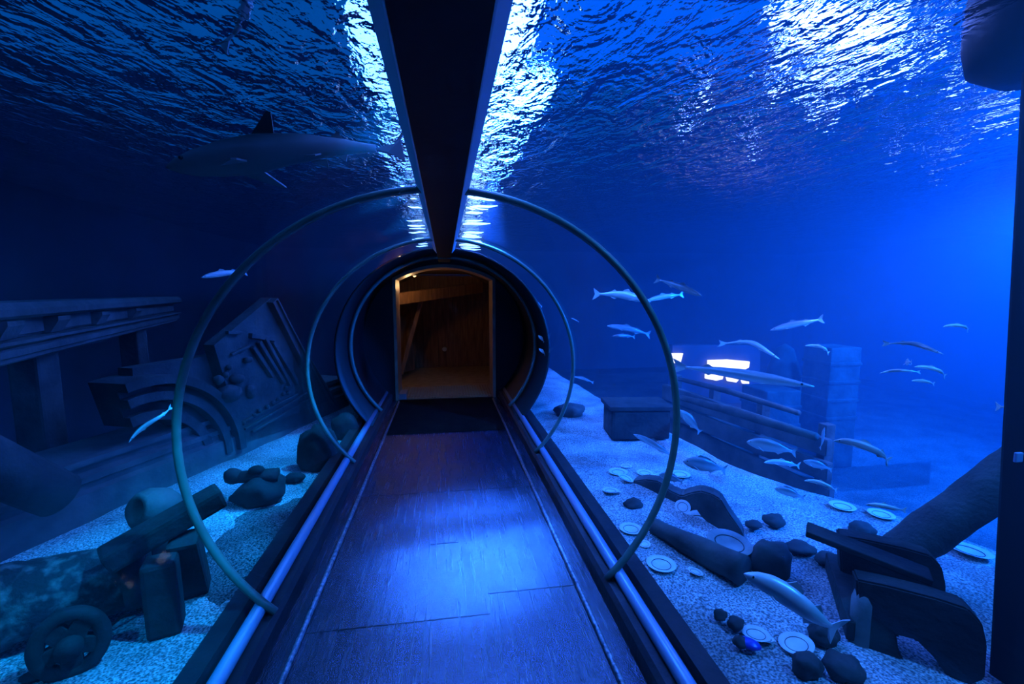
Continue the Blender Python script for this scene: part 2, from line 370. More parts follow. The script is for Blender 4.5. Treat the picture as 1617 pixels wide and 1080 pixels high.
lr = empty('ceiling_lamp', 'small warm lamp hung under the ceiling at upper left beyond the doorway', 'lamp', lp_)
kid(MB().lathe([(.015, .11), (.015, .1), (.05, .08), (.09, .0), (.085, .0), (.0, .06)], Matrix.Translation(lp_), 16), 'lamp_shade', M['black'], lr)
kid(MB().blob(lp_+Vector((0, 0, .015)), (.03, .03, .035), 2, 0), 'bulb', emit('warm_bulb', (1, .5, .15), 6), lr)

# ------------------------------------------------------------------ seabed
def lerp_tab(tab, y):
    if y <= tab[0][0]: return tab[0][1]
    for (a, u), (b, v) in zip(tab, tab[1:]):
        if y <= b: return u+(v-u)*(y-a)/(b-a)
    return tab[-1][1]
RE = [(-1, 3.9), (1.3, 3.6), (2.2, 3.3), (2.7, 2.95), (3.2, 2.72), (4, 2.52), (6, 2.28), (9, 2.1)]
def sand_h(x, y): return .03+.045*noise.noise(Vector((x*.9, y*.9, 3)))+.02*noise.noise(Vector((x*3, y*3, 8)))
def seabed(name, inner, edge, y0, y1, ny, nx, label, drop):
    mb = MB(); vs = []
    for j in range(ny+1):
        y = y0+(y1-y0)*j/ny; e = edge(y)
        for i in range(nx+1):
            x = inner+(e-inner)*i/nx; vs.append((x, y, sand_h(x, y)))
        e2 = e+(.25 if e > 0 else -.25); vs.append((e2, y, drop))
    w_ = nx+2
    mb.add(vs, [(j*w_+i, j*w_+i+1, (j+1)*w_+i+1, (j+1)*w_+i) for j in range(ny) for i in range(nx+1)], True)
    for v in mb.bm.verts: pass
    o = mb.build(name, M['sand']); 
    return struct(o, label)
seabed('seabed_right', 1.0, lambda y: lerp_tab(RE, y)+.08*noise.noise(Vector((y*1.3, 0, 0))), -1.5, 10.5, 150, 44, 'bright coral sand on the right of the tunnel', BED)
WA, WBp = Vector((-2.65, 2.75, 0)), Vector((-1.36, 6.2, 0)); WD = (WBp-WA).normalized(); WN = Vector((WD.y, -WD.x, 0))   # foot line of the left wall, normal towards the tunnel
def wline(y): return WA.x+(y-WA.y)*WD.x/WD.y
seabed('seabed_left', -1.0, lambda y: min(-1.02, wline(y)-.12), -1.5, 7.2, 120, 32, 'bright coral sand on the left of the tunnel', BED)
# patches of dark gravel lying on the sand
def patch(c, rx, ry, name, lab, seed, hh=.035, m='gravel'):
    mb = MB(); n, kx_ = 40, 9; vs = []
    for i in range(kx_+1):
        for j in range(n):
            u = 2*PI*j/n; r = i/kx_*(1+.25*noise.noise(Vector((math.cos(u)*1.5, math.sin(u)*1.5, seed))))
            x, y = c[0]+rx*r*math.cos(u), c[1]+ry*r*math.sin(u)
            vs.append((x, y, sand_h(x, y)+hh*(1-(i/kx_)**2)-.006+.012*noise.noise(Vector((x*9, y*9, seed)))*(i < kx_)))
    mb.add(vs, [(i*n+j, i*n+(j+1) % n, (i+1)*n+(j+1) % n, (i+1)*n+j) for i in range(kx_) for j in range(n)], True)
    return tag(mb.build(name, M[m], at=(c[0], c[1], sand_h(*c)-.02)), lab, 'gravel', kind='stuff')
g = onz(420, 845, .05); patch((g.x, g.y), .34, .62, 'gravel_patch', 'patch of dark gravel on the sand beside the left kerb', 3)

# ------------------------------------------------------------------ left: ruined ship's side standing on a stepped base
def wp(s, z, out=0.0): return WA+WD*s+Vector((0, 0, z))+WN*out
def onwall(px, py, out=0.0): return onplane(px, py, WA+WN*out, WN)
LEN = 5.0; S0 = -3.2
def wallprism(prof_, s0, s1): return MB().prism([wp(s0, z, o_) for o_, z in prof_], WD*(s1-s0))
FAC = empty('ruined_facade', 'dark ruined stone facade with moulded base, half arch and relief panel on the left', 'ruin', wp(0, 0))
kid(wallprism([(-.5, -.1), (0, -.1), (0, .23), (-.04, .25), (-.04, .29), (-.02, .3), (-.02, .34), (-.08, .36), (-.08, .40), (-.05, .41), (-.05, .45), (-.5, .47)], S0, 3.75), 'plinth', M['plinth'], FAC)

for nm, c, d in (('wall_room_backing_left', (-1.0, (RY0+RY1)/2, .9), (.05, RY1-RY0, 1.8)), ('wall_room_backing_right', (1.0, (RY0+RY1)/2, .9), (.05, RY1-RY0, 1.8)), ('wall_room_backing', (0, RY1+.06, 1.0), (2.0, .06, 2.1))):
    struct(MB().box(c, d).build(nm, M['black']))  # added backing, stops blue light showing through the plank gaps
def ground(px, py, z=.04): return onz(px, py, z)
def mpp(p): return (Vector(p)-EYE).dot(FW)/FOC       # metres per pixel of the photograph at a point
def vplane(p, q):                                     # upright plane through two ground points
    d = (Vector(q)-Vector(p)); d.z = 0; n = Vector((d.y, -d.x, 0)).normalized(); return Vector(p), n
# long moulded rail of the wreck, receding at far left
CO, CD = Vector((-2.62, 2.9, 0)), Vector((-.31, .95, 0)).normalized(); CN = Vector((CD.y, -CD.x, 0))
def cp(t, z, out=0.0): return CO+CD*t+Vector((0, 0, z))+CN*out
def ent(o_z): return MB().prism([cp(-2.4, z, o_) for o_, z in o_z], CD*7.2)
bl = empty('ship_rail', 'long moulded rail of a wreck receding into the dark at far left', 'rail', cp(0, 1.16))
kid(ent([(-.3, 1.44), (.10, 1.44), (.13, 1.46), (.13, 1.5), (.09, 1.54), (-.3, 1.54)]), 'top_fascia', M['plinth'], bl)
kid(ent([(-.3, 1.31), (.0, 1.31), (.02, 1.33), (.02, 1.435), (-.3, 1.435)]), 'frieze', M['plinth'], bl)
kid(ent([(-.3, 1.16), (.03, 1.16), (.05, 1.175), (.05, 1.2), (.08, 1.21), (.08, 1.25), (.05, 1.26), (.1, 1.285), (.1, 1.305), (-.3, 1.305)]), 'lower_band', M['plinth'], bl)
for t in (-1.2, -.55, .1, .75, 1.6, 2.6):
    kid(MB().prism([cp(t, 1.315, .02), cp(t, 1.315, .05), cp(t, 1.40, .1), cp(t, 1.43, .1), cp(t, 1.43, .02)], CD*.2), 'bracket', M['plinth'], bl)
for t in (1.0, 3.4): kid(MB().box(cp(t, (BED+1.16)/2, -.15), (.2, .2, 1.16-BED), None, .02), 'upright', M['timber'], bl)
def sub_empty(name, loc):
    o = bpy.data.objects.new(name, None); C.objects.link(o); o.empty_display_size = .1; o.parent = FAC; o.location = loc-FAC.location; return o
# arch
AS, AZ = 1.05, .1
def archprism(r0, r1, o0, o1, a0=0.0, a1=PI, n=28):
    lp = [wp(AS-r1*math.cos(a0+(a1-a0)*i/n), AZ+r1*math.sin(a0+(a1-a0)*i/n), o0) for i in range(n+1)]
    lp += [wp(AS-r0*math.cos(a1+(a0-a1)*i/n), AZ+r0*math.sin(a1+(a0-a1)*i/n), o0) for i in range(n+1)]
    m_ = len(lp); mb = MB(); off = WN*(o1-o0); h = n+1
    vs = lp+[p+off for p in lp]; fs = []
    for i in range(n):
        a, b, c, d = i, i+1, m_-2-i, m_-1-i
        fs += [(a, b, c, d), (a+m_, b+m_, c+m_, d+m_), (a, b, b+m_, a+m_), (d, c, c+m_, d+m_)]
    fs += [(0, m_-1, 2*m_-1, m_), (n, n+1, m_+n+1, m_+n)]
    mb.add(vs, fs); return mb
ar = sub_empty('arch', wp(AS, .1))
for r0, r1, o0, o1, nm in ((.50, .58, -.3, -.02, 'inner_band'), (.58, .66, -.3, -.08, 'groove_band'), (.66, .73, -.3, .02, 'middle_band'), (.73, .79, -.3, -.05, 'groove_band'), (.79, .86, -.3, .05, 'outer_band')):
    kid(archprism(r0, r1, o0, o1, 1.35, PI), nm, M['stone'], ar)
mb = MB(); n = 16; top = [wp(AS-.85*math.cos(PI*(.5+.5*i/n)), AZ+.85*math.sin(PI*(.5+.5*i/n)), -.12) for i in range(n+1)]
up_ = [wp(AS+.86*i/n, 1.02, -.12) for i in range(n+1)]
loop_ = top+list(reversed(up_)); mb.prism(loop_, WN*-.14)
kid(mb, 'spandrel', M['stone'], FAC)
# leaning column stump on the base
c0, c1 = onwall(-40, 725, .22), onwall(92, 782, .22)
r_ = mpp(c1)*34
o = tag(MB().tube([c0+(c0-c1)*.6, c0, c1], [r_*1.12, r_*1.1, r_], 20).rough(.012, 6, 2).build('fallen_column', M['stone'], at=tuple(c1)), 'thick stone column slanting down onto the stepped base at far left', 'column')
# carved panel
pan = sub_empty('relief_panel', wp(2.2, .15))
q = [onwall(*p) for p in ((338, 545), (428, 470), (540, 652), (385, 700))]
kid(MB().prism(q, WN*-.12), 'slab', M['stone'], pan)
def strip(p, q_, w, nm, out=.02, h=.03, m='stone'):
    a_, b_ = onwall(*p, out), onwall(*q_, out); kid(MB().bar(a_, b_, w, h, .006, up=WN), nm, M[m], pan)
strip((430, 474), (498, 610), .09, 'edge_moulding', .04, .08); strip((438, 474), (506, 606), .02, 'edge_moulding', .09, .03)
for p, q_ in (((398, 548), (430, 595)), ((408, 540), (448, 605)), ((418, 534), (458, 608)), ((430, 540), (470, 606))): strip(p, q_, .035, 'fluted_rib', .03, .05)
for p, q_ in (((372, 672), (470, 622)), ((386, 678), (486, 620)), ((398, 682), (496, 626)), ((365, 560), (395, 545))): strip(p, q_, .022, 'border_line', .02, .03)
strip((358, 525), (380, 525), .03, 'broken_edge', .02, .04); strip((395, 530), (432, 535), .05, 'broken_edge', .02, .05)
def bead(px, py, r, nm='rosette', sq=1.0, out=.03):
    p = onwall(px, py, out); kid(MB().blob(p, (r, r, r*sq), 2, .12, seed=px), nm, M['stone'], pan)
bead(374, 598, .075, 'oval_boss', .62); bead(362, 622, .11, 'mask_relief', .8); bead(396, 618, .05, 'leaf_relief', 1.5); bead(345, 600, .045); bead(356, 592, .03); bead(362, 580, .03); bead(392, 568, .045, 'rosette', .7)
for p in ((452, 612), (456, 620), (448, 622), (410, 648), (422, 642), (432, 636), (402, 656), (440, 630), (384, 668)): bead(*p, .024)
# scroll posts between panel and doorway
sp = sub_empty('scroll_post', onwall(530, 640))
for k_, (a_, b_) in enumerate((((484, 570), (535, 645)), ((486, 582), (524, 640)))):
    p0, p1 = onwall(*a_, .03), onwall(*b_, .03); kid(MB().tube([p0-WD*.08, p0+Vector((0, 0, .03)), p0+WD*.06, p1], .02, 8), 'scroll', M['stone'], sp)

# ---- big gun lying on the left sand
g0, g1 = ground(-60, 1035), ground(225, 952)
gr = empty('old_cannon', 'big crusted cannon barrel lying across the sand at lower left', 'cannon', (g0+g1)/2)
ax = (g1-g0); ax.z = 0; axn = ax.normalized(); R_ = .17
A0 = g0+Vector((0, 0, R_))-axn*.4; A1 = g1+Vector((0, 0, R_))
prf = [(0, .19), (.12, .2), (.14, .18), (.5, .175), (.52, .187), (.56, .187), (.58, .17), (.98, .155), (1, .155)]
pts = []; rr = []
for i in range(40):
    t = i/39
    for (a_, u), (b_, v) in zip(prf, prf[1:]):
        if a_ <= t <= b_: rr.append(u+(v-u)*(t-a_)/(b_-a_)); break
    pts.append(A0+(A1-A0)*t)
kid(MB().tube(pts, rr, 26).rough(.022, 9, 1), 'barrel', M['crust'], gr)
kid(MB().tube([A1-axn*.04, A1+axn*.03], [.168, .168], 24), 'muzzle_ring', M['iron'], gr)
kid(MB().tube([A1+axn*.031, A1+axn*.034], [.085, .085], 18), 'bore', M['black'], gr)
# timber trestle under its muzzle
t0 = ground(262, 988); s_ = mpp(t0)
tr = empty('timber_trestle', 'dark timber trestle of thick blocks standing by the cannon muzzle', 'trestle', t0)
h_ = s_*120
kid(MB().box(t0+Vector((.0, 0, h_/2-.02)), (s_*44, s_*44, h_), Matrix.Rotation(.35, 3, 'Z'), .02).rough(.01, 8, 3), 'block', M['timber_dark'], tr)
t1 = ground(312, 930)
kid(MB().bar(t1+Vector((0, 0, .0)), t0+Vector((.05, .1, h_+.02)), s_*42, s_*36, .02).rough(.01, 8, 5), 'strut', M['timber_dark'], tr)
kid(MB().bar(t0+Vector((-.22, -.02, h_*.98)), t0+Vector((.16, .26, h_+.16)), s_*50, s_*34, .02).rough(.012, 7, 6), 'cross_beam', M['timber_dark'], tr)
# hollow stone pot on top of the far end
hp = onplane(247, 803, *vplane(t0+Vector((0, .42, 0)), t0+Vector((1, .42, 0)))); hs = mpp(hp)
hr = empty('hollow_jar', 'broken hollow jar lying on its side above the cannon, mouth facing left', 'jar', hp-Vector((0, 0, hs*26)))
Mx = Matrix.Translation(hp) @ Vector((-.5, -.75, .3)).to_track_quat('Z', 'Y').to_matrix().to_4x4()
mb = MB().lathe([(.0, -hs*34), (hs*18, -hs*32), (hs*31, -hs*12), (hs*32, hs*10), (hs*26, hs*26), (hs*19, hs*30), (hs*14, hs*26), (hs*15, hs*4), (0, -hs*4)], Mx, 22)
kid(mb.rough(hs*5, 9, 4), 'jar_body', M['plinth'], hr)
kid(MB().tube([hp-Vector((0, 0, hs*20)), Vector((hp.x, hp.y, .02))], [hs*16, hs*22], 12).rough(.01, 8, 2), 'stump', M['timber_dark'], hr)
# carriage wheel half sunk in the sand
w0 = ground(116, 1058); ws = mpp(w0); wc = w0+Vector((0, 0, ws*46))
wr = empty('carriage_wheel', 'dark spoked carriage wheel stuck upright in the sand at lower left', 'wheel', w0)
wx, wz = Vector((.86, .5, 0)), Vector((0, 0, 1)); rx = ws*47
kid(MB().tube([wc+wx*rx*math.cos(2*PI*i/40)*.82+wz*rx*1.02*math.sin(2*PI*i/40) for i in range(40)], ws*11, 10, closed=True, ref=wx.cross(wz)), 'rim', M['timber_dark'], wr)
kid(MB().tube([wc-wx.cross(wz)*.06, wc+wx.cross(wz)*.06], ws*17, 16), 'hub', M['timber_dark'], wr)
for k_ in range(5):
    a_ = 2*PI*k_/5-PI/2; d_ = wx*rx*math.cos(a_)*.8+wz*rx*math.sin(a_)
    kid(MB().bar(wc+d_*.1, wc+d_*.98, ws*26, ws*14, .004, up=wx.cross(wz)), 'spoke', M['timber_dark'], wr)
p_ = [ground(162, 998), ground(195, 972, .07), ground(222, 965)]
tag(MB().tube(p_, .006, 6).build('thin_rod', M['timber_dark'], at=tuple(p_[0])), 'thin bent rod on the sand between wheel and trestle', 'rod')
# small gun further along
s0 = ground(412, 790); ss = mpp(s0)
sg = empty('small_cannon', 'small stubby cannon on a low block upon the left sand', 'cannon', s0)
kid(MB().blob(s0+Vector((0, 0, ss*14)), (ss*36, ss*34, ss*24), 3, .2, seed=5), 'carriage_block', M['rock_dark'], sg)
b0 = s0+Vector((-ss*36, 0, ss*40)); b1 = s0+Vector((ss*26, ss*6, ss*38))
kid(MB().tube([b0, b0+(b1-b0)*.5, b1], [ss*9, ss*10, ss*11], 16), 'barrel', M['timber_dark'], sg)
kid(MB().blob(b0+Vector((-ss*2, 0, ss*2)), (ss*14, ss*13, ss*13), 2, .08, seed=2), 'knob', M['timber_dark'], sg)
kid(MB().blob(s0+Vector((-ss*4, 0, ss*50)), (ss*12, ss*10, ss*7), 2, .1, seed=9), 'vent_lump', M['timber_dark'], sg)
# dark rocks along the left kerb
def rock(px, py, wpx, hpx, lab, seed, name='rock', m='rock_dark', amp=.2, dep=.8):
    p = ground(px, py); s = mpp(p)
    return tag(MB().blob(p+Vector((0, 0, hpx*s*.32)), (wpx*s*.5, wpx*s*.5*dep, hpx*s*.55), 3, amp, seed=seed).build(name, M[m], at=tuple(p)), lab, 'rock', 'rocks on the seabed')
rock(505, 735, 64, 76, 'tall dark rock mound against the left kerb near the second hoop', 11)
rock(545, 690, 40, 46, 'dark rock tucked behind the mound at the far left kerb', 12)
rock(466, 758, 30, 14, 'low dark rock beside the small cannon', 13)
rock(52, 1070, 34, 10, 'flat dark rock at the foot of the carriage wheel', 14)

# ------------------------------------------------------------------ right: plates, wreck timbers, rocks
def plate(px, py, wpx, lab, tilt=0.0, tdir=0.0, seed=0, m='plate'):
    p = ground(px, py); p.z = sand_h(p.x, p.y)+.006; s = mpp(p); r = wpx*.5*s
    Mx = Matrix.Translation(p+Vector((0, 0, abs(math.sin(tilt))*r*.8))) @ Matrix.Rotation(tdir, 4, 'Z') @ Matrix.Rotation(tilt, 4, 'X')
    root = MB().lathe([(0, 0), (r*.55, 0), (r*.97, r*.13), (r, r*.15), (r*.985, r*.165), (r*.66, r*.075), (r*.60, r*.05), (0, r*.045)], Mx, 28).build('dinner_plate', M[m], at=tuple(p))
    tag(root, lab, 'plate', 'white plates scattered on the right sand')
    ring = MB().tube([Mx @ Vector((r*.63*math.cos(2*PI*i/28), r*.63*math.sin(2*PI*i/28), r*.075)) for i in range(28)], r*.022, 6, closed=True).build('rim_line', M['iron']); ring.parent = root; ring.location = -p
    return root
PL = [(976, 748, 30, 'white plate overlapping a tilted bowl near the first cluster', 0), (987, 762, 26, 'tilted white bowl rim just below the overlapping plate', .35), (989, 738, 18, 'small white plate topmost of the near cluster on the right sand', 0),
 (1018, 752, 26, 'white plate beside the left tip of the dark hull boards', 0), (1040, 757, 20, 'small white plate behind the left lobe of the hull boards', 0), (1074, 753, 30, 'narrow white plate behind the nearest hoop at mid sand', 0),
 (1100, 774, 16, 'small white plate between the two lobes of the hull boards', 0), (964, 780, 26, 'lone slim white plate close to the right kerb', .1), (996, 838, 36, 'white plate half hidden behind the nearest hoop', 0),
 (1018, 862, 18, 'sliver of a white plate just below the hoop-hidden plate', .15), (1044, 893, 46, 'large clean white plate with a raised ring nearest the hoop foot', 0), (1098, 903, 24, 'narrow pale plate lying by the end of the log', .2),
 (1194, 1000, 42, 'chipped white plate in the foreground sand, left of a pair', .12), (1258, 1018, 50, 'tilted white plate in the foreground sand, right of a pair', .2), (1330, 802, 36, 'white plate on the far sand beside a swimming fish', 0),
 (1391, 817, 36, 'bright white plate on the far sand left of the leaning pipe', 0), (1530, 872, 56, 'white plate at the foot of the dark post', .1), (1210, 1008, 24, 'small white shard plate tucked behind the chipped plate', .3)]
for i, (px, py, w_, lab, tl) in enumerate(PL): plate(px, py, w_, lab, tl, i*1.3)
# log, hull boards and plates on them
l0, l1 = ground(1030, 838), ground(1172, 918)
ls = mpp(l1); lr_ = ls*25
l0 = l0+Vector((0, 0, .04)); l1 = l1+Vector((0, 0, lr_*.72))
lg = tag(MB().tube([l0+(l1-l0)*t for t in [i/16 for i in range(17)]], [lr_*(.55+.45*i/16) for i in range(17)], 18).rough(.02, 6, 9).build('sunken_log', M['timber'], at=tuple(l1)), 'thick dark log lying on the right sand with plates around it', 'log')
P0, N0 = vplane(ground(1040, 800)+Vector((.1, .1, 0)), ground(1200, 880)+Vector((.1, .1, 0)))
hb = [onplane(*p, P0, N0) for p in ((998, 760), (1018, 757), (1040, 760), (1058, 775), (1076, 783), (1090, 778), (1106, 775), (1124, 780), (1138, 788), (1152, 812), (1172, 840), (1178, 862), (1140, 870), (1090, 850), (1040, 815), (1012, 790))]
tag(MB().prism(hb, Vector((.10, .14, -.02)), .01).build('hull_boards', M['timber'], at=tuple(ground(1100, 830))), 'dark curved hull boards with two humps standing behind the log', 'boards')
pp = onplane(1103, 828, P0-N0*.02, N0); nn = (EYE-pp).normalized()
def leaning_plate(px, py, wpx, lab, k_=.06, lift=(0, 0, .5)):
    p = onplane(px, py, P0, N0); p += (EYE-p).normalized()*k_; s = mpp(p); r = wpx*.5*s
    nrm = ((EYE-p).normalized()*.75+Vector(lift)).normalized(); rot = nrm.to_track_quat('Z', 'Y').to_matrix().to_4x4(); Mx = Matrix.Translation(p) @ rot
    root = MB().lathe([(0, 0), (r*.55, 0), (r*.97, r*.13), (r, r*.15), (r*.985, r*.165), (r*.66, r*.075), (r*.60, r*.05), (0, r*.045)], Mx, 28).build('dinner_plate', M['plate'], at=tuple(p))
    tag(root, lab, 'plate', 'white plates scattered on the right sand')
    ring = MB().tube([Mx @ Vector((r*.63*math.cos(2*PI*i/28), r*.63*math.sin(2*PI*i/28), r*.075)) for i in range(28)], r*.03, 6, closed=True).build('rim_line', M['iron']); ring.parent = root; ring.location = -p
leaning_plate(1103, 828, 44, 'large white plate with concentric rim leaning on the dark hull boards')
leaning_plate(1078, 801, 24, 'small white plate propped on the hull boards above the large one')
m_pl = ground(1153, 874); 
plate(1150, 884, 66, 'big dull platter lying over the end of the log', .12, .3, m='paler').location.z += .1
# rocks and shells
for a_ in ((1214, 900, 66, 56, 'round dark boulder right of the platter', 21), (1137, 975, 22, 14, 'small dark stone, upper of two in the foreground sand', 22), (1162, 990, 26, 18, 'small dark stone, lower of two in the foreground sand', 23),
 (1168, 1018, 22, 16, 'dark pebble beside the blue shard', 24), (1274, 1060, 44, 34, 'egg-shaped dark stone at the bottom edge of the sand', 25), (1360, 842, 40, 20, 'jagged dark stone alone on the far right sand', 26), (1222, 826, 34, 16, 'low dark stone upper of two behind the hull boards', 27),
 (1190, 832, 26, 12, 'low dark stone nearest the right lobe of the hull boards', 28), (1300, 1010, 46, 30, 'dark stone in front of the carriage foot', 29), (1330, 1062, 60, 30, 'wide dark stone at the bottom below the carriage', 30),
 (1262, 868, 44, 14, 'flat dark rock between boulder and plank end', 31), (1306, 888, 36, 18, 'dark rock under the end of the plank', 32), (900, 655, 50, 22, 'dark rock on the far sand beside the second hoop', 33), (1455, 860, 40, 12, 'low stone in the shade of the leaning pipe', 34), (1000, 800, 30, 14, 'slim dark stone in front of the log', 35)): rock(*a_, m='rock')
p = ground(1183, 1020); s = mpp(p)
tag(MB().blob(p+Vector((0, 0, .012)), (s*17, s*10, s*7), 3, .1, seed=4, rot=Matrix.Rotation(-.8, 3, 'Z')).build('pottery_shard', M['bluepot'], at=tuple(p)), 'vivid blue shard beside a dark pebble in the foreground sand', 'shard')
# dark box and far wreck
bx = ground(1012, 692); bs = mpp(bx)
cr = empty('wreck_crate', 'dark square wooden crate at the far edge of the right sand', 'crate', bx)
kid(MB().box(bx+Vector((0, .15, bs*24)), (bs*92, bs*60, bs*48), Matrix.Rotation(-.12, 3, 'Z'), .03), 'crate_body', M['timber_dark'], cr)
kid(MB().box(bx+Vector((0, .15, bs*50)), (bs*100, bs*66, bs*7), Matrix.Rotation(-.12, 3, 'Z'), .01), 'crate_lid', M['timber_dark'], cr)
e0, e1 = Vector((2.95, 5.6, 0)), Vector((3.35, 3.35, 0)); ed = (e1-e0); edn = ed.normalized(); en = Vector((edn.y, -edn.x, 0)); 
hw = empty('sunken_hull', 'long low side of a sunken hull along the far edge of the right sand', 'hull', (e0+e1)/2)
for k_, (z0, z1, o0) in enumerate(((-.9, -.45, .1), (-.44, -.1, .05), (-.09, .14, 0), (.15, .36, -.03))):
    kid(MB().prism([e0+Vector((0, 0, z0))-en*o0, e1+Vector((0, 0, z0))-en*o0, e1+Vector((0, 0, z1-.06))-en*o0, e0+Vector((0, 0, z1))-en*o0], -en*.08, .008), 'strake', M['timber'], hw)
for t in (.05, .35, .65, .95):
    p = e0+ed*t-en*.12; kid(MB().bar(p+Vector((0, 0, -.9)), p+Vector((0, 0, .5-.1*t)), .1, .09, .008), 'rib', M['timber'], hw)
for (a_, b_, w_, lab, dd) in (((1072, 598), (1262, 652), 8, 'thin sunken spar, upper of two slanting through the haze', 6.0), ((1075, 628), (1290, 690), 12, 'thick sunken spar, lower of two slanting through the haze', 5.4)):
    p0, p1 = atd(*a_, dd), atd(*b_, dd-1.2)
    tag(MB().tube([p0, (p0+p1)/2+Vector((0, 0, .02)), p1], [mpp(p0)*w_*.4, mpp(p0)*w_*.5, mpp(p0)*w_*.4], 10).rough(.01, 8).build('sunken_spar', M['timber'], at=tuple((p0+p1)/2)), lab, 'spar', 'spars of the sunken ship')
def pillar(px, y_top, y_bot, w, dist, lab, name='square_pillar'):
    p = atd(px, 600, dist); p.z = 0; s = mpp(p); zt = atd(px, y_top, dist).z
    r = empty(name, lab, 'pillar', (p.x, p.y, BED), 'pillars in the far haze')
    kid(MB().box((p.x, p.y, (BED+zt)/2), (w*s, w*s, zt-BED), None, .02), 'shaft', M['timber'], r)
    for k_ in range(4): kid(MB().box((p.x, p.y, zt-.25-.28*k_), (w*s*1.05, w*s*1.05, .05), None, .01), 'band', M['timber'], r)
pillar(1310, 545, 740, 52, 8.6, 'tall dark banded pillar in the haze, right of two')
pillar(1218, 612, 720, 58, 8.0, 'lower dark pillar in the haze, left of two')
t_ = atd(1237, 590, 9.0); s = mpp(t_)
tag(MB().lathe([(s*26, BED-t_.z), (s*24, -.05), (s*22, .1), (s*12, s*40), (.0, s*48)], Matrix.Translation(t_), 20).build('rounded_tower', M['stone'], at=(t_.x, t_.y, BED)), 'pale rounded bollard tower between the two hazy pillars', 'tower')
M['pipe'] = surf('pipe_crust', (.03, .034, .038), (.07, .075, .08), rough=.8, scale=5, bump=.5, bscale=40)
# leaning pipe
c0 = ground(1385, 900, .05); c1 = ony(1612, 735, 1.75); pr_ = .105
tag(MB().tube([c0+(c1-c0)*t for t in [-.08+1.3*i/24 for i in range(25)]], pr_, 24).rough(.012, 10, 3).build('leaning_pipe', M['pipe'], at=tuple(c0)), 'thick crusted pipe leaning up to the right behind the dark post', 'pipe')
# carriage
q0, q1 = ground(1350, 1010), ground(1560, 1085)
P1, N1 = vplane(q0, q1)
ca_ = empty('gun_carriage', 'large dark timber gun carriage at lower right in front of the leaning pipe', 'carriage', q0)
ck = [onplane(*p, P1, N1) for p in ((1352, 915), (1400, 925), (1478, 945), (1530, 962), (1552, 985), (1560, 1020), (1556, 1075), (1510, 1090), (1478, 1042), (1448, 1012), (1416, 1004), (1420, 1032), (1446, 1072), (1400, 1066), (1366, 1046), (1356, 1000))]
bk = Vector((.16, .22, 0))
kid(MB().prism(ck, bk*.35, .008), 'cheek', M['timber_dark'], ca_)
kid(MB().prism([p+bk*1.5 for p in ck], bk*.35, .008), 'cheek', M['timber_dark'], ca_)
t0_, t1_ = onplane(1280, 864, P1, N1), onplane(1492, 950, P1, N1)
kid(MB().bar(t0_+bk*.6+Vector((0, 0, .01)), t1_+bk*.6+Vector((0, 0, .01)), .12, .03, .006), 'top_plank', M['timber_dark'], ca_)
kid(MB().bar(onplane(1358, 1000, P1, N1), onplane(1358, 1000, P1, N1)+bk*2.2, .1, .1, .01), 'axle', M['timber_dark'], ca_)
lb = ground(1358, 985); ls2 = mpp(lb)
bo = tag(MB().lathe([(ls2*15, -.03), (ls2*15, ls2*60), (ls2*12, ls2*72), (ls2*5, ls2*78), (0, ls2*79)], Matrix.Translation(lb+Vector((-.07, -.07, 0))), 18).rough(.006, 9).build('stone_bollard', M['paler'], at=tuple(lb)), 'short pale round bollard standing against the carriage', 'bollard')
# dark post and hanging float at the right edge
pb, pt = ony(1601, 1080, 1.30), ony(1648, 320, 1.30)
dv = (pt-pb); pw_ = .045
po = empty('dark_post', 'tall dark upright post at the right edge of view', 'post', (pb.x+.05, pb.y, pb.z-.3))
kid(MB().bar(pb-dv*.25+Vector((.06, 0, 0)), pb+dv*1.25+Vector((.06, 0, 0)), .15, .15, .012), 'post_shaft', M['black'], po)
kid(MB().bar(pb-dv*.25+Vector((.06, 0, 0)), pb-dv*.12+Vector((.06, 0, 0)), .3, .3, .02), 'post_foot', M['timber'], po)
fp = ony(1608, 722, 1.2)
kid(MB().box(fp, (.03, .01, .035), None, .004), 'shackle', M['rail'], po)
fl = ony(1668, 5, 2.0)
fo = empty('dark_float', 'dark rounded float hanging at the water surface in the upper right corner', 'float', fl)
fs = mpp(fl); kid(MB().lathe([(0, -fs*112), (fs*60, -fs*106), (fs*96, -fs*80), (fs*104, -fs*40), (fs*106, fs*40), (fs*80, fs*60), (0, fs*62)], Matrix.Translation(fl), 28), 'float_body', M['black'], fo)
kid(MB().tube([fl+Vector((0, 0, fs*60)), fl+Vector((0, 0, fs*60+.12))], .02, 10), 'rope_stub', M['timber'], fo)
# bright viewing windows in the far wall
WB_ = emit('window_light', (1, .9, 1), 2.4)
wy = 9.6
def vw(c, lab_, k_):
    pts = [ony(*p, wy) for p in c]
    return struct(MB().prism(pts, (0, .06, 0)).build('window_%d' % k_, WB_), lab_)
vw([(1119, 569), (1150, 568), (1184, 571), (1183, 580), (1176, 584), (1119, 583)], 'wide lit viewing window in the far wall', 2)
vw([(1062, 558), (1079, 558), (1075, 572), (1062, 574)], 'small lit viewing window left of the wide one', 3)
vw([(1115, 591), (1143, 593), (1141, 599), (1131, 601), (1115, 598)], 'lit viewing window pane below the wide one', 4)
vw([(1148, 595), (1168, 598), (1163, 604), (1150, 602)], 'small lit viewing window pane low at centre', 5)
vw([(1172, 601), (1183, 599), (1183, 606), (1174, 606)], 'smallest lit viewing window pane low at right', 6)
lp = [ony(1062, 545, wy+.1), ony(1200, 545, wy+.1), ony(1200, 660, wy+.1), ony(1062, 660, wy+.1)]
struct(MB().prism(lp, (0, .2, 0)).build('wall_viewing', M['wall']), 'hazy wall around the lit viewing windows')
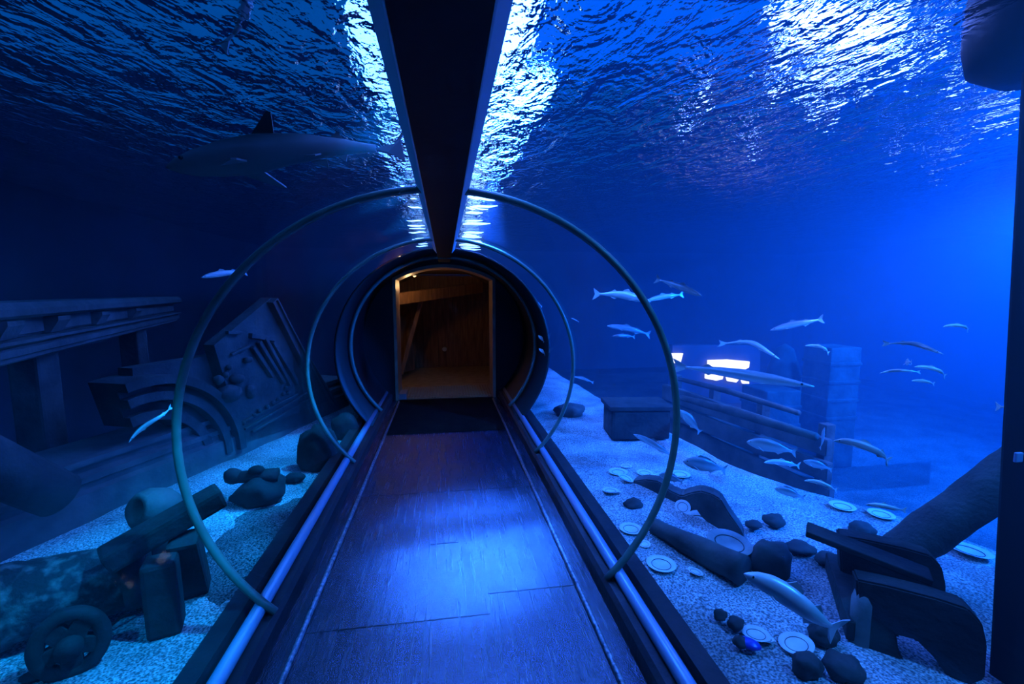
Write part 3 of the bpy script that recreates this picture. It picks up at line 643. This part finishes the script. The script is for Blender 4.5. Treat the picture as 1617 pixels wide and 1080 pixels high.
# ------------------------------------------------------------------ fish: one continuous mesh each
def fishmat(name, back, belly, rough=.35, metal=.25):
    m, nt, out = new_mat(name); b = nd(nt, 'ShaderNodeBsdfPrincipled', Roughness=rough, Metallic=metal)
    nt.links.new(b.outputs[0], out.inputs[0])
    tc = nt.nodes.new('ShaderNodeTexCoord'); sp_ = nt.nodes.new('ShaderNodeSeparateXYZ'); nt.links.new(tc.outputs['Generated'], sp_.inputs[0])
    r = nt.nodes.new('ShaderNodeValToRGB'); e = r.color_ramp.elements
    e[0].position, e[1].position = .42, .6; e[0].color = (*belly, 1); e[1].color = (*back, 1)
    nt.links.new(sp_.outputs['Z'], r.inputs[0]); nt.links.new(r.outputs[0], b.inputs['Base Color'])
    return m
FM = {'pale': fishmat('silver_scales', (.62, .65, .66), (.8, .82, .84)), 'dark': fishmat('dusky_scales', (.07, .08, .09), (.3, .32, .34)), 'shark': fishmat('shark_skin', (.012, .014, .016), (.14, .16, .18), .6, 0), 'mid': fishmat('grey_scales', (.22, .24, .26), (.5, .52, .54))}
M['eye'] = surf('fish_eye', (.01, .01, .01), rough=.15, bump=0)
BODY = {  # t, half height, half width, centre drop
 'slim': [(0, .004, .004), (.04, .022, .018), (.12, .045, .036), (.25, .062, .05), (.42, .068, .054), (.6, .058, .044), (.76, .038, .026), (.88, .02, .012), (.95, .018, .006)],
 'bream': [(0, .006, .006), (.04, .045, .026), (.12, .09, .05), (.25, .135, .066), (.42, .15, .07), (.6, .118, .052), (.76, .068, .03), (.87, .034, .014), (.94, .034, .006)],
 'long': [(0, .004, .006), (.05, .014, .016), (.14, .028, .03), (.28, .042, .042), (.45, .046, .044), (.62, .038, .034), (.78, .024, .02), (.9, .013, .01), (.97, .009, .005)],
 'shark': [(0, .008, .012), (.04, .03, .036), (.12, .056, .058), (.25, .076, .074), (.38, .08, .074), (.55, .062, .054), (.72, .038, .03), (.85, .02, .014), (.92, .016, .008)]}
def fish_mesh(kind, L, bend=0.0):
    mb = MB(); prof_ = BODY[kind]; n = 14; vs = []; fs = []
    dense = []
    for i in range(25):
        t = .97*i/24
        for (a, u, v), (b, u2, v2) in zip(prof_, prof_[1:]):
            if a <= t <= b: k = (t-a)/(b-a); k = k*k*(3-2*k)*.5+k*.5; dense.append((t, u+(u2-u)*k, v+(v2-v)*k)); break
    def ctr(t): return Vector((.5-t, bend*(.18*math.sin(PI*t*1.0)-.12*math.sin(2*PI*t)*1.0), bend*.16*(math.sin(PI*t)-.6)))
    for t, h, w in dense:
        c = ctr(t)
        for j in range(n):
            u = 2*PI*j/n; vs.append(c+Vector((0, w*math.cos(u), h*math.sin(u))))
    m_ = len(dense)
    for i in range(m_-1):
        for j in range(n): fs.append((i*n+j, i*n+(j+1) % n, (i+1)*n+(j+1) % n, (i+1)*n+j))
    fs += [tuple(range(n)), tuple(range((m_-1)*n, m_*n))]
    mb.add([v*L for v in vs], fs, True)
    def fin(pts, thick=.006, y0=0.0, side=None):
        # pts in body coordinates (t, z); a tapered slab with thickness, or a sideways fin (t, out, z)
        a = []; b = []
        for q in pts:
            c = ctr(min(q[0], .97))
            if side is None: base = Vector((.5-q[0], c.y, q[1]+c.z)); a.append(base+Vector((0, thick, 0))); b.append(base-Vector((0, thick, 0)))
            else: base = Vector((.5-q[0], c.y+side*q[1], q[2]+c.z)); a.append(base+Vector((0, 0, thick))); b.append(base-Vector((0, 0, thick)))
        k = len(a)
        mb.add([v*L for v in a+b], [tuple(range(k)), tuple(range(2*k-1, k-1, -1))]+[(i, k+i, k+(i+1) % k, (i+1) % k) for i in range(k)])
    if kind == 'shark':
        fin([(.88, .0), (.97, .03), (1.06, .14), (1.0, .045), (1.01, -.05), (.94, -.012)], .004)
        fin([(.36, .07), (.45, .165), (.47, .16), (.47, .06)], .004); fin([(.70, .035), (.74, .065), (.76, .03)], .003); fin([(.72, -.035), (.76, -.06), (.77, -.028)], .003)
        for s in (-1, 1): fin([(.24, .05, -.04), (.38, .24, -.09), (.40, .235, -.092), (.36, .06, -.045)], .004, side=s); fin([(.60, .04, -.045), (.66, .09, -.06), (.67, .04, -.04)], .003, side=s)
    else:
        k = {'slim': 1.0, 'bream': 1.25, 'long': .65}[kind]
        hh = max(p[1] for p in prof_)
        fin([(.91, .014*k), (.99, .075*k), (1.04, .1*k), (1.0, .0), (1.04, -.1*k), (.99, -.075*k), (.91, -.014*k)], .003)
        if kind == 'bream': fin([(.28, hh*.9), (.34, hh*1.25), (.52, hh*1.12), (.74, hh*.6), (.72, hh*.45), (.5, hh*.85)], .003); fin([(.6, -hh*.72), (.66, -hh*1.0), (.75, -hh*.55), (.74, -hh*.42)], .003)
        elif kind == 'slim': fin([(.36, hh*.9), (.42, hh*1.6), (.5, hh*1.2), (.52, hh*.85)], .003); fin([(.64, hh*.7), (.68, hh*1.15), (.76, hh*.6), (.75, hh*.45)], .003); fin([(.62, -hh*.75), (.66, -hh*1.2), (.75, -hh*.6), (.74, -hh*.45)], .003)
        else: fin([(.70, .024), (.75, .05), (.80, .02)], .003); fin([(.70, -.026), (.74, -.045), (.79, -.02)], .003)
        for s in (-1, 1): fin([(.22, hh*.4, -hh*.35), (.33, hh*.95, -hh*.8), (.35, hh*.9, -hh*.85), (.28, hh*.4, -hh*.5)], .003, side=s)
    ne = len(mb.bm.faces)
    te, he = (.075, .35) if kind != 'shark' else (.085, .25)
    for (t, h, w) in dense:
        if t >= te: break
    for s in (-1, 1): mb.blob((ctr(te)+Vector((0, s*w*.86, h*he)))*L, (L*.010 if kind != 'bream' else L*.014,)*3, 1, 0)
    mb.bm.faces.ensure_lookup_table()
    for f in mb.bm.faces[ne:]: f.material_index = 1
    return mb
def fish(kind, tone, head, tail, dist, lab, bend=.3, turn=0.0, roll=0.0, fat=1.0, name='fish', group='fish in the tank'):
    h, t = atd(*head, dist-turn), atd(*tail, dist+turn); c = (h+t)/2; d = h-t; L = d.length*.97; x = d.normalized()
    y = Vector((0, 0, 1)).cross(x)
    if y.length < .2: y = RT.copy()
    y.normalize(); z = x.cross(y); R3 = Matrix((x, y, z)).transposed() @ Matrix.Rotation(roll, 3, 'X')
    o = fish_mesh(kind, L, bend).build(name, [FM[tone], M['eye']]); o.matrix_world = Matrix.Translation(c) @ R3.to_4x4()
    o['fat'] = fat
    if fat != 1: o.data.transform(Matrix.Diagonal((1, fat, fat, 1)))
    del o['fat']
    return tag(o, lab, 'shark' if kind == 'shark' else 'fish', group)
FISH = [
 ('slim', 'pale', (1030, 474), (938, 462), 4.6, 'large pale fish swimming right behind the nearest hoop', .3, .15),
 ('slim', 'pale', (1020, 474), (1078, 464), 5.2, 'slender pale fish heading left just right of the nearest hoop', .2, .1),
 ('slim', 'dark', (1110, 467), (1036, 440), 4.4, 'dusky fish slanting down right beneath the ripples', .1, .1),
 ('slim', 'mid', (958, 513), (1026, 527), 5.6, 'faint slim fish, upper of a pair left of the nearest hoop', .2, .1),
 ('slim', 'mid', (967, 530), (1002, 531), 5.8, 'faint short fish, lower of a pair left of the nearest hoop', .2, .1),
 ('long', 'pale', (1234, 560), (1136, 537), 4.6, 'thin arched fish above the wide lit window', .8, .1),
 ('long', 'mid', (1290, 610), (1066, 577), 4.2, 'long sturgeon-like fish gliding across the lit windows', .06, .1),
 ('slim', 'pale', (1272, 543), (1309, 555), 4.4, 'short bright curved fish left of the tall hazy pillar', .9, .05),
 ('slim', 'mid', (1215, 521), (1299, 503), 4.8, 'pale spindle fish rising to the right above the pillars', .1, .1),
 ('long', 'mid', (1492, 555), (1394, 539), 3.6, 'long dark-sided fish with bright back in open water', .5, .1),
 ('slim', 'pale', (1489, 513), (1528, 519), 3.6, 'small bright fish highest in the open water at right', .9, .05),
 ('slim', 'pale', (1444, 576), (1493, 591), 3.5, 'bright arched fish in the middle of a close trio', .8, .05),
 ('long', 'pale', (1388, 587), (1452, 585), 3.8, 'thin pale fish at the left of a close trio', .5, .05),
 ('slim', 'pale', (1439, 600), (1475, 605), 3.5, 'small pinkish pale fish lowest of a close trio', .4, .05),
 ('bream', 'pale', (1430, 573), (1440, 571), 3.7, 'round fish seen head-on beside the trio', .2, -.07),
 ('slim', 'pale', (1640, 652), (1572, 640), 3.0, 'fish mostly hidden by the dark post with only its tail fin showing', .3, .1),
 ('slim', 'pale', (1318, 690), (1404, 723), 3.0, 'biggest bright arched fish right of the hazy pillars', .7, .1),
 ('bream', 'mid', (1178, 696), (1257, 713), 4.0, 'translucent-looking oval bream, upper of two over the wreck', .2, .05),
 ('slim', 'pale', (1206, 728), (1262, 733), 3.9, 'fish with raised dorsal fin just under the oval bream', .4, .1),
 ('slim', 'pale', (1270, 756), (1322, 771), 3.5, 'bright striped fish low over the far sand', .7, .05),
 ('bream', 'mid', (1072, 646), (1106, 682), 4.1, 'bream nose-up just right of the nearest hoop', .2, .05),
 ('bream', 'mid', (1078, 727), (1146, 741), 3.7, 'grey bream swimming left over the edge of the sand', .15, .1),
 ('slim', 'mid', (1000, 684), (1064, 720), 4.2, 'slim fish gliding past the crate behind the nearest hoop', .2, .1),
 ('slim', 'pale', (1176, 900), (1325, 990), 1.95, 'large smooth fish close to the glass in front of the carriage', .25, .08, 1.7),
 ('slim', 'mid', (1302, 674), (1294, 708), 4.5, 'small faint fish hanging nearly vertical by the tall pillar', .2, .05),
 ('bream', 'mid', (1268, 727), (1314, 741), 4.4, 'faint bream shadowed in the haze right of the dorsal-finned fish', .2, .05),
 ('slim', 'pale', (1366, 795), (1430, 804), 3.1, 'pale fish skimming the far sand with its tail near the pipe', .3, .05),
 ('slim', 'mid', (907, 594), (937, 603), 6.2, 'small fish over the far sand beyond the second hoop', .3, .05),
 ('bream', 'pale', (850, 529), (859, 540), 5.3, 'tiny bright fish, upper one right of the end ring', .2, .03),
 ('bream', 'pale', (851, 550), (861, 560), 5.3, 'tiny bright fish, lower one right of the end ring', .2, .03),
 ('slim', 'mid', (838, 470), (856, 484), 5.6, 'tiny bluish fish highest of those beside the end ring', .2, .03),
 ('slim', 'mid', (843, 496), (858, 505), 5.6, 'tiny bluish fish second below the top beside the end ring', .2, .03),
 ('slim', 'mid', (902, 502), (914, 508), 6.0, 'tiny faint fish inside the second hoop at right', .2, .03),
 ('bream', 'mid', (1040, 748), (1078, 760), 3.5, 'blurred bream low above the white plates by the nearest hoop', .2, .05),
 ('bream', 'mid', (1222, 770), (1270, 785), 3.9, 'dim bream in the shade of the sunken hull', .2, .05),
 ('slim', 'pale', (316, 437), (388, 428), 4.4, 'lone pale fish crossing the nearest hoop on the dark left', .2, .1),
 ('long', 'pale', (200, 697), (268, 640), 2.9, 'slim pale fish nosing down left before the stone arch', .5, .05),
 ('shark', 'shark', (258, 258), (640, 232), 3.75, 'large shark with pale belly cruising beneath the left ripples', .18, -.25),
 ('shark', 'dark', (455, -190), (346, 75), 3.2, 'dark shark seen from below at the top left, only its tail end in view', .3, .05)]
for f_ in FISH:
    fish(*f_[:8], fat=f_[8] if len(f_) > 8 else 1.0, name='shark' if f_[0] == 'shark' else 'fish', group='sharks under the ripples' if f_[0] == 'shark' else 'fish in the tank')
# ------------------------------------------------------------------ lights, world, view
def light(name, typ, loc, target, power, col, **kw):
    l = bpy.data.lights.new(name, typ); l.energy = power; l.color = col
    for k, v in kw.items(): setattr(l, k, v)
    o = bpy.data.objects.new(name, l); C.objects.link(o); o.location = loc
    o.rotation_euler = (Vector(target)-Vector(loc)).to_track_quat('-Z', 'Y').to_euler(); return o
B = (.002, .13, 1); BS = (.022, .23, 1); CY = (.0, .33, 1)
# luminaires hanging above the water, seen through the ripples
M['lamp'] = emit('lamp_glow', (.028, .14, 1), 60); M['lamp_dim'] = emit('lamp_glow_dim', (.05, .2, 1), 14)
M['lamp_mid'] = emit('lamp_glow_mid', (.05, .16, 1), 24)
M['lamp_spark'] = emit('lamp_glow_spark', (.12, .22, 1), 22)
def luminaire(name, x0, x1, y0, y1, z, m='lamp'): return struct(MB().box(((x0+x1)/2, (y0+y1)/2, z), (x1-x0, y1-y0, .05)).build(name, M[m]))
luminaire('lamp_row', .30, .58, .8, 3.4, 3.16, 'lamp_mid')
luminaire('lamp_row', .30, .9, 3.6, 9.5, 3.16)
M['bar'] = emit('streak_bar_glow', (.2, .42, 1), 7)  # glowing bars added under the water to draw bright ripple streaks
rb = random.Random(5)
for sd in (1, -1):
    y = 5.7
    while y < 14:
        z = 2.9-rb.random()*.2; x0 = .3+rb.random()*.06+.012*(y-6); ln = (.12+rb.random()*.26+.045*(y-6))*(1 if sd > 0 else .6); tl = (rb.random()-.5)*.3; w_ = (.007+rb.random()*.012+.001*(y-6))*(1.25 if sd > 0 else .8)
        struct(MB().tube([(sd*x0, y, z), (sd*(x0+ln*.3), y+tl*.3, z+.012*rb.random()), (sd*(x0+ln*.7), y+tl*.6, z-.012*rb.random()), (sd*(x0+ln), y+tl, z)], [w_*.4, w_, w_*.9, w_*.3], 8).build('streak_bar', M['bar']))
        y += (.1+rb.random()*.32)*(1 if sd > 0 else 1.35)*(1+.05*(y-6))
for y in (1.9, 2.9, 3.8, 4.9, 6.2, 7.8, 9.6, 11.6): luminaire('lamp_row', -.42-.05*y, -.30, y, y+.5+.08*y, 3.2, 'lamp_dim')
def above(px, py, dz, n=1.075):       # point dz above the water met by the line of sight once the surface has bent it
    p = onz(px, py, SURF_Z); d = ray(px, py).normalized(); h = Vector((d.x, d.y, 0)); c = min(.985, h.length*n); h.normalize()
    return p+h*dz*c/math.sqrt(1-c*c)+Vector((0, 0, dz))
for (px, py, w) in ((1250, 12, .16), (1300, 10, .2), (1350, 14, .2), (1400, 12, .16), (1275, 38, .12), (1325, 45, .14), (1375, 40, .14), (1425, 48, .12), (1300, 78, .12), (1345, 85, .08), (1395, 72, .1), (1235, 60, .08), (1265, 110, .08), (1320, 125, .08), (1290, 140, .07), (1360, 128, .06), (1310, 198, .07), (1280, 180, .05), (1440, 100, .05), (1960, 122, .13), (1500, 140, .06), (1572, 212, .16), (1545, 225, .08), (1600, 140, .1), (1480, 30, .06), (1220, 120, .06), (1110, 120, .06), (1080, 210, .06), (1180, 250, .06), (1460, 310, .1), (1500, 275, .08), (1400, 280, .06), (11000, 300, .08)):
    p = above(px, py, .25); luminaire('lamp_panel', p.x-w/2, p.x+w/2, p.y-w/2, p.y+w/2, p.z, 'lamp_spark')
M['soft'] = emit('blue_sheet_glow', (.0, .1, .8), 1.3)
struct(MB().box((5.4, 5.2, 4.9), (8.5, 9, .05)).build('added_glow_sheet', M['soft']))  # glowing sheet added over the right side to lift its blue
light('flood_right', 'SPOT', (5.6, 1.4, 2.85), (5.2, 5, .8), 4800, B, spot_size=2.4, spot_blend=.7, shadow_soft_size=.15)
light('sparkle_spot', 'SPOT', (4.3, 2.3, 2.9), (3.6, 3.6, 1.0), 260, (.3, .4, 1), spot_size=.8, spot_blend=.9, shadow_soft_size=.1)
light('flood_far', 'SPOT', (8.5, 4.6, 2.85), (6, 7, 0), 3600, B, spot_size=2.2, spot_blend=.7, shadow_soft_size=.15)
light('flood_sand', 'SPOT', (2.4, .5, 2.85), (2.0, 2.6, 0), 340, BS, spot_size=2.0, spot_blend=.8, shadow_soft_size=.1)  # spot added out of view to light the right sand
for y in (2.2, 4.0, 5.8):
    light('sand_fill_right', 'SPOT', (.12, y, 2.7), (2.0, y+.3, 0), 115, BS, spot_size=1.2, spot_blend=.7, shadow_soft_size=.06)  # unseen spots added behind the beam to light the right sand
for (y, tx, p) in ((1.7, -1.55, 480), (2.6, -1.75, 560), (3.5, -1.7, 560), (4.4, -1.5, 560), (5.2, -1.3, 560)):
    light('sand_fill_left', 'SPOT', (-.1, y, 2.38), (tx, y+.1, 0), p, CY, spot_size=.5, spot_blend=.6, shadow_soft_size=.04)  # unseen spots added over the beam to brighten the left sand
light('sand_fill_near', 'SPOT', (-1.7, .2, 2.85), (-1.75, 2.0, 0), 200, CY, spot_size=.95, spot_blend=.8, shadow_soft_size=.05)  # added out of view to brighten the near left sand
light('crown_lamp', 'SPOT', (.46, 4.3, 2.75), (.12, 2.85, 0), 3400, (.02, .15, 1), spot_size=.5, spot_blend=1, shadow_soft_size=.05)
light('rail_fill_spot', 'SPOT', (-3.4, .6, 2.9), (-3.0, 2.2, 1.4), 70, CY, spot_size=.9, spot_blend=.7, shadow_soft_size=.05)  # unseen spot added to brighten the near end of the ship rail
light('back_glow', 'SPOT', (-4.9, 4.2, 2.6), (-4.6, 4.3, 0), 60, (0, .04, 1), spot_size=1.3, spot_blend=.8, shadow_soft_size=.1)  # unseen spot added for the blue haze glow behind the arch
light('room_lamp', 'POINT', (-.52, 7.35, 1.72), (0, 7, 0), 5, (1, .6, .26), shadow_soft_size=.04)
w = bpy.data.worlds.new('hall'); bpy.context.scene.world = w; w.use_nodes = True
w.node_tree.nodes['Background'].inputs[0].default_value = (.0, .12, .6, 1); w.node_tree.nodes['Background'].inputs[1].default_value = .6
sc = bpy.context.scene
sc.view_settings.view_transform = 'Standard'; sc.view_settings.look = 'None'; sc.view_settings.exposure = 0; sc.view_settings.gamma = 1
sc.cycles.transparent_max_bounces = 16; sc.cycles.max_bounces = 8; sc.cycles.volume_bounces = 0
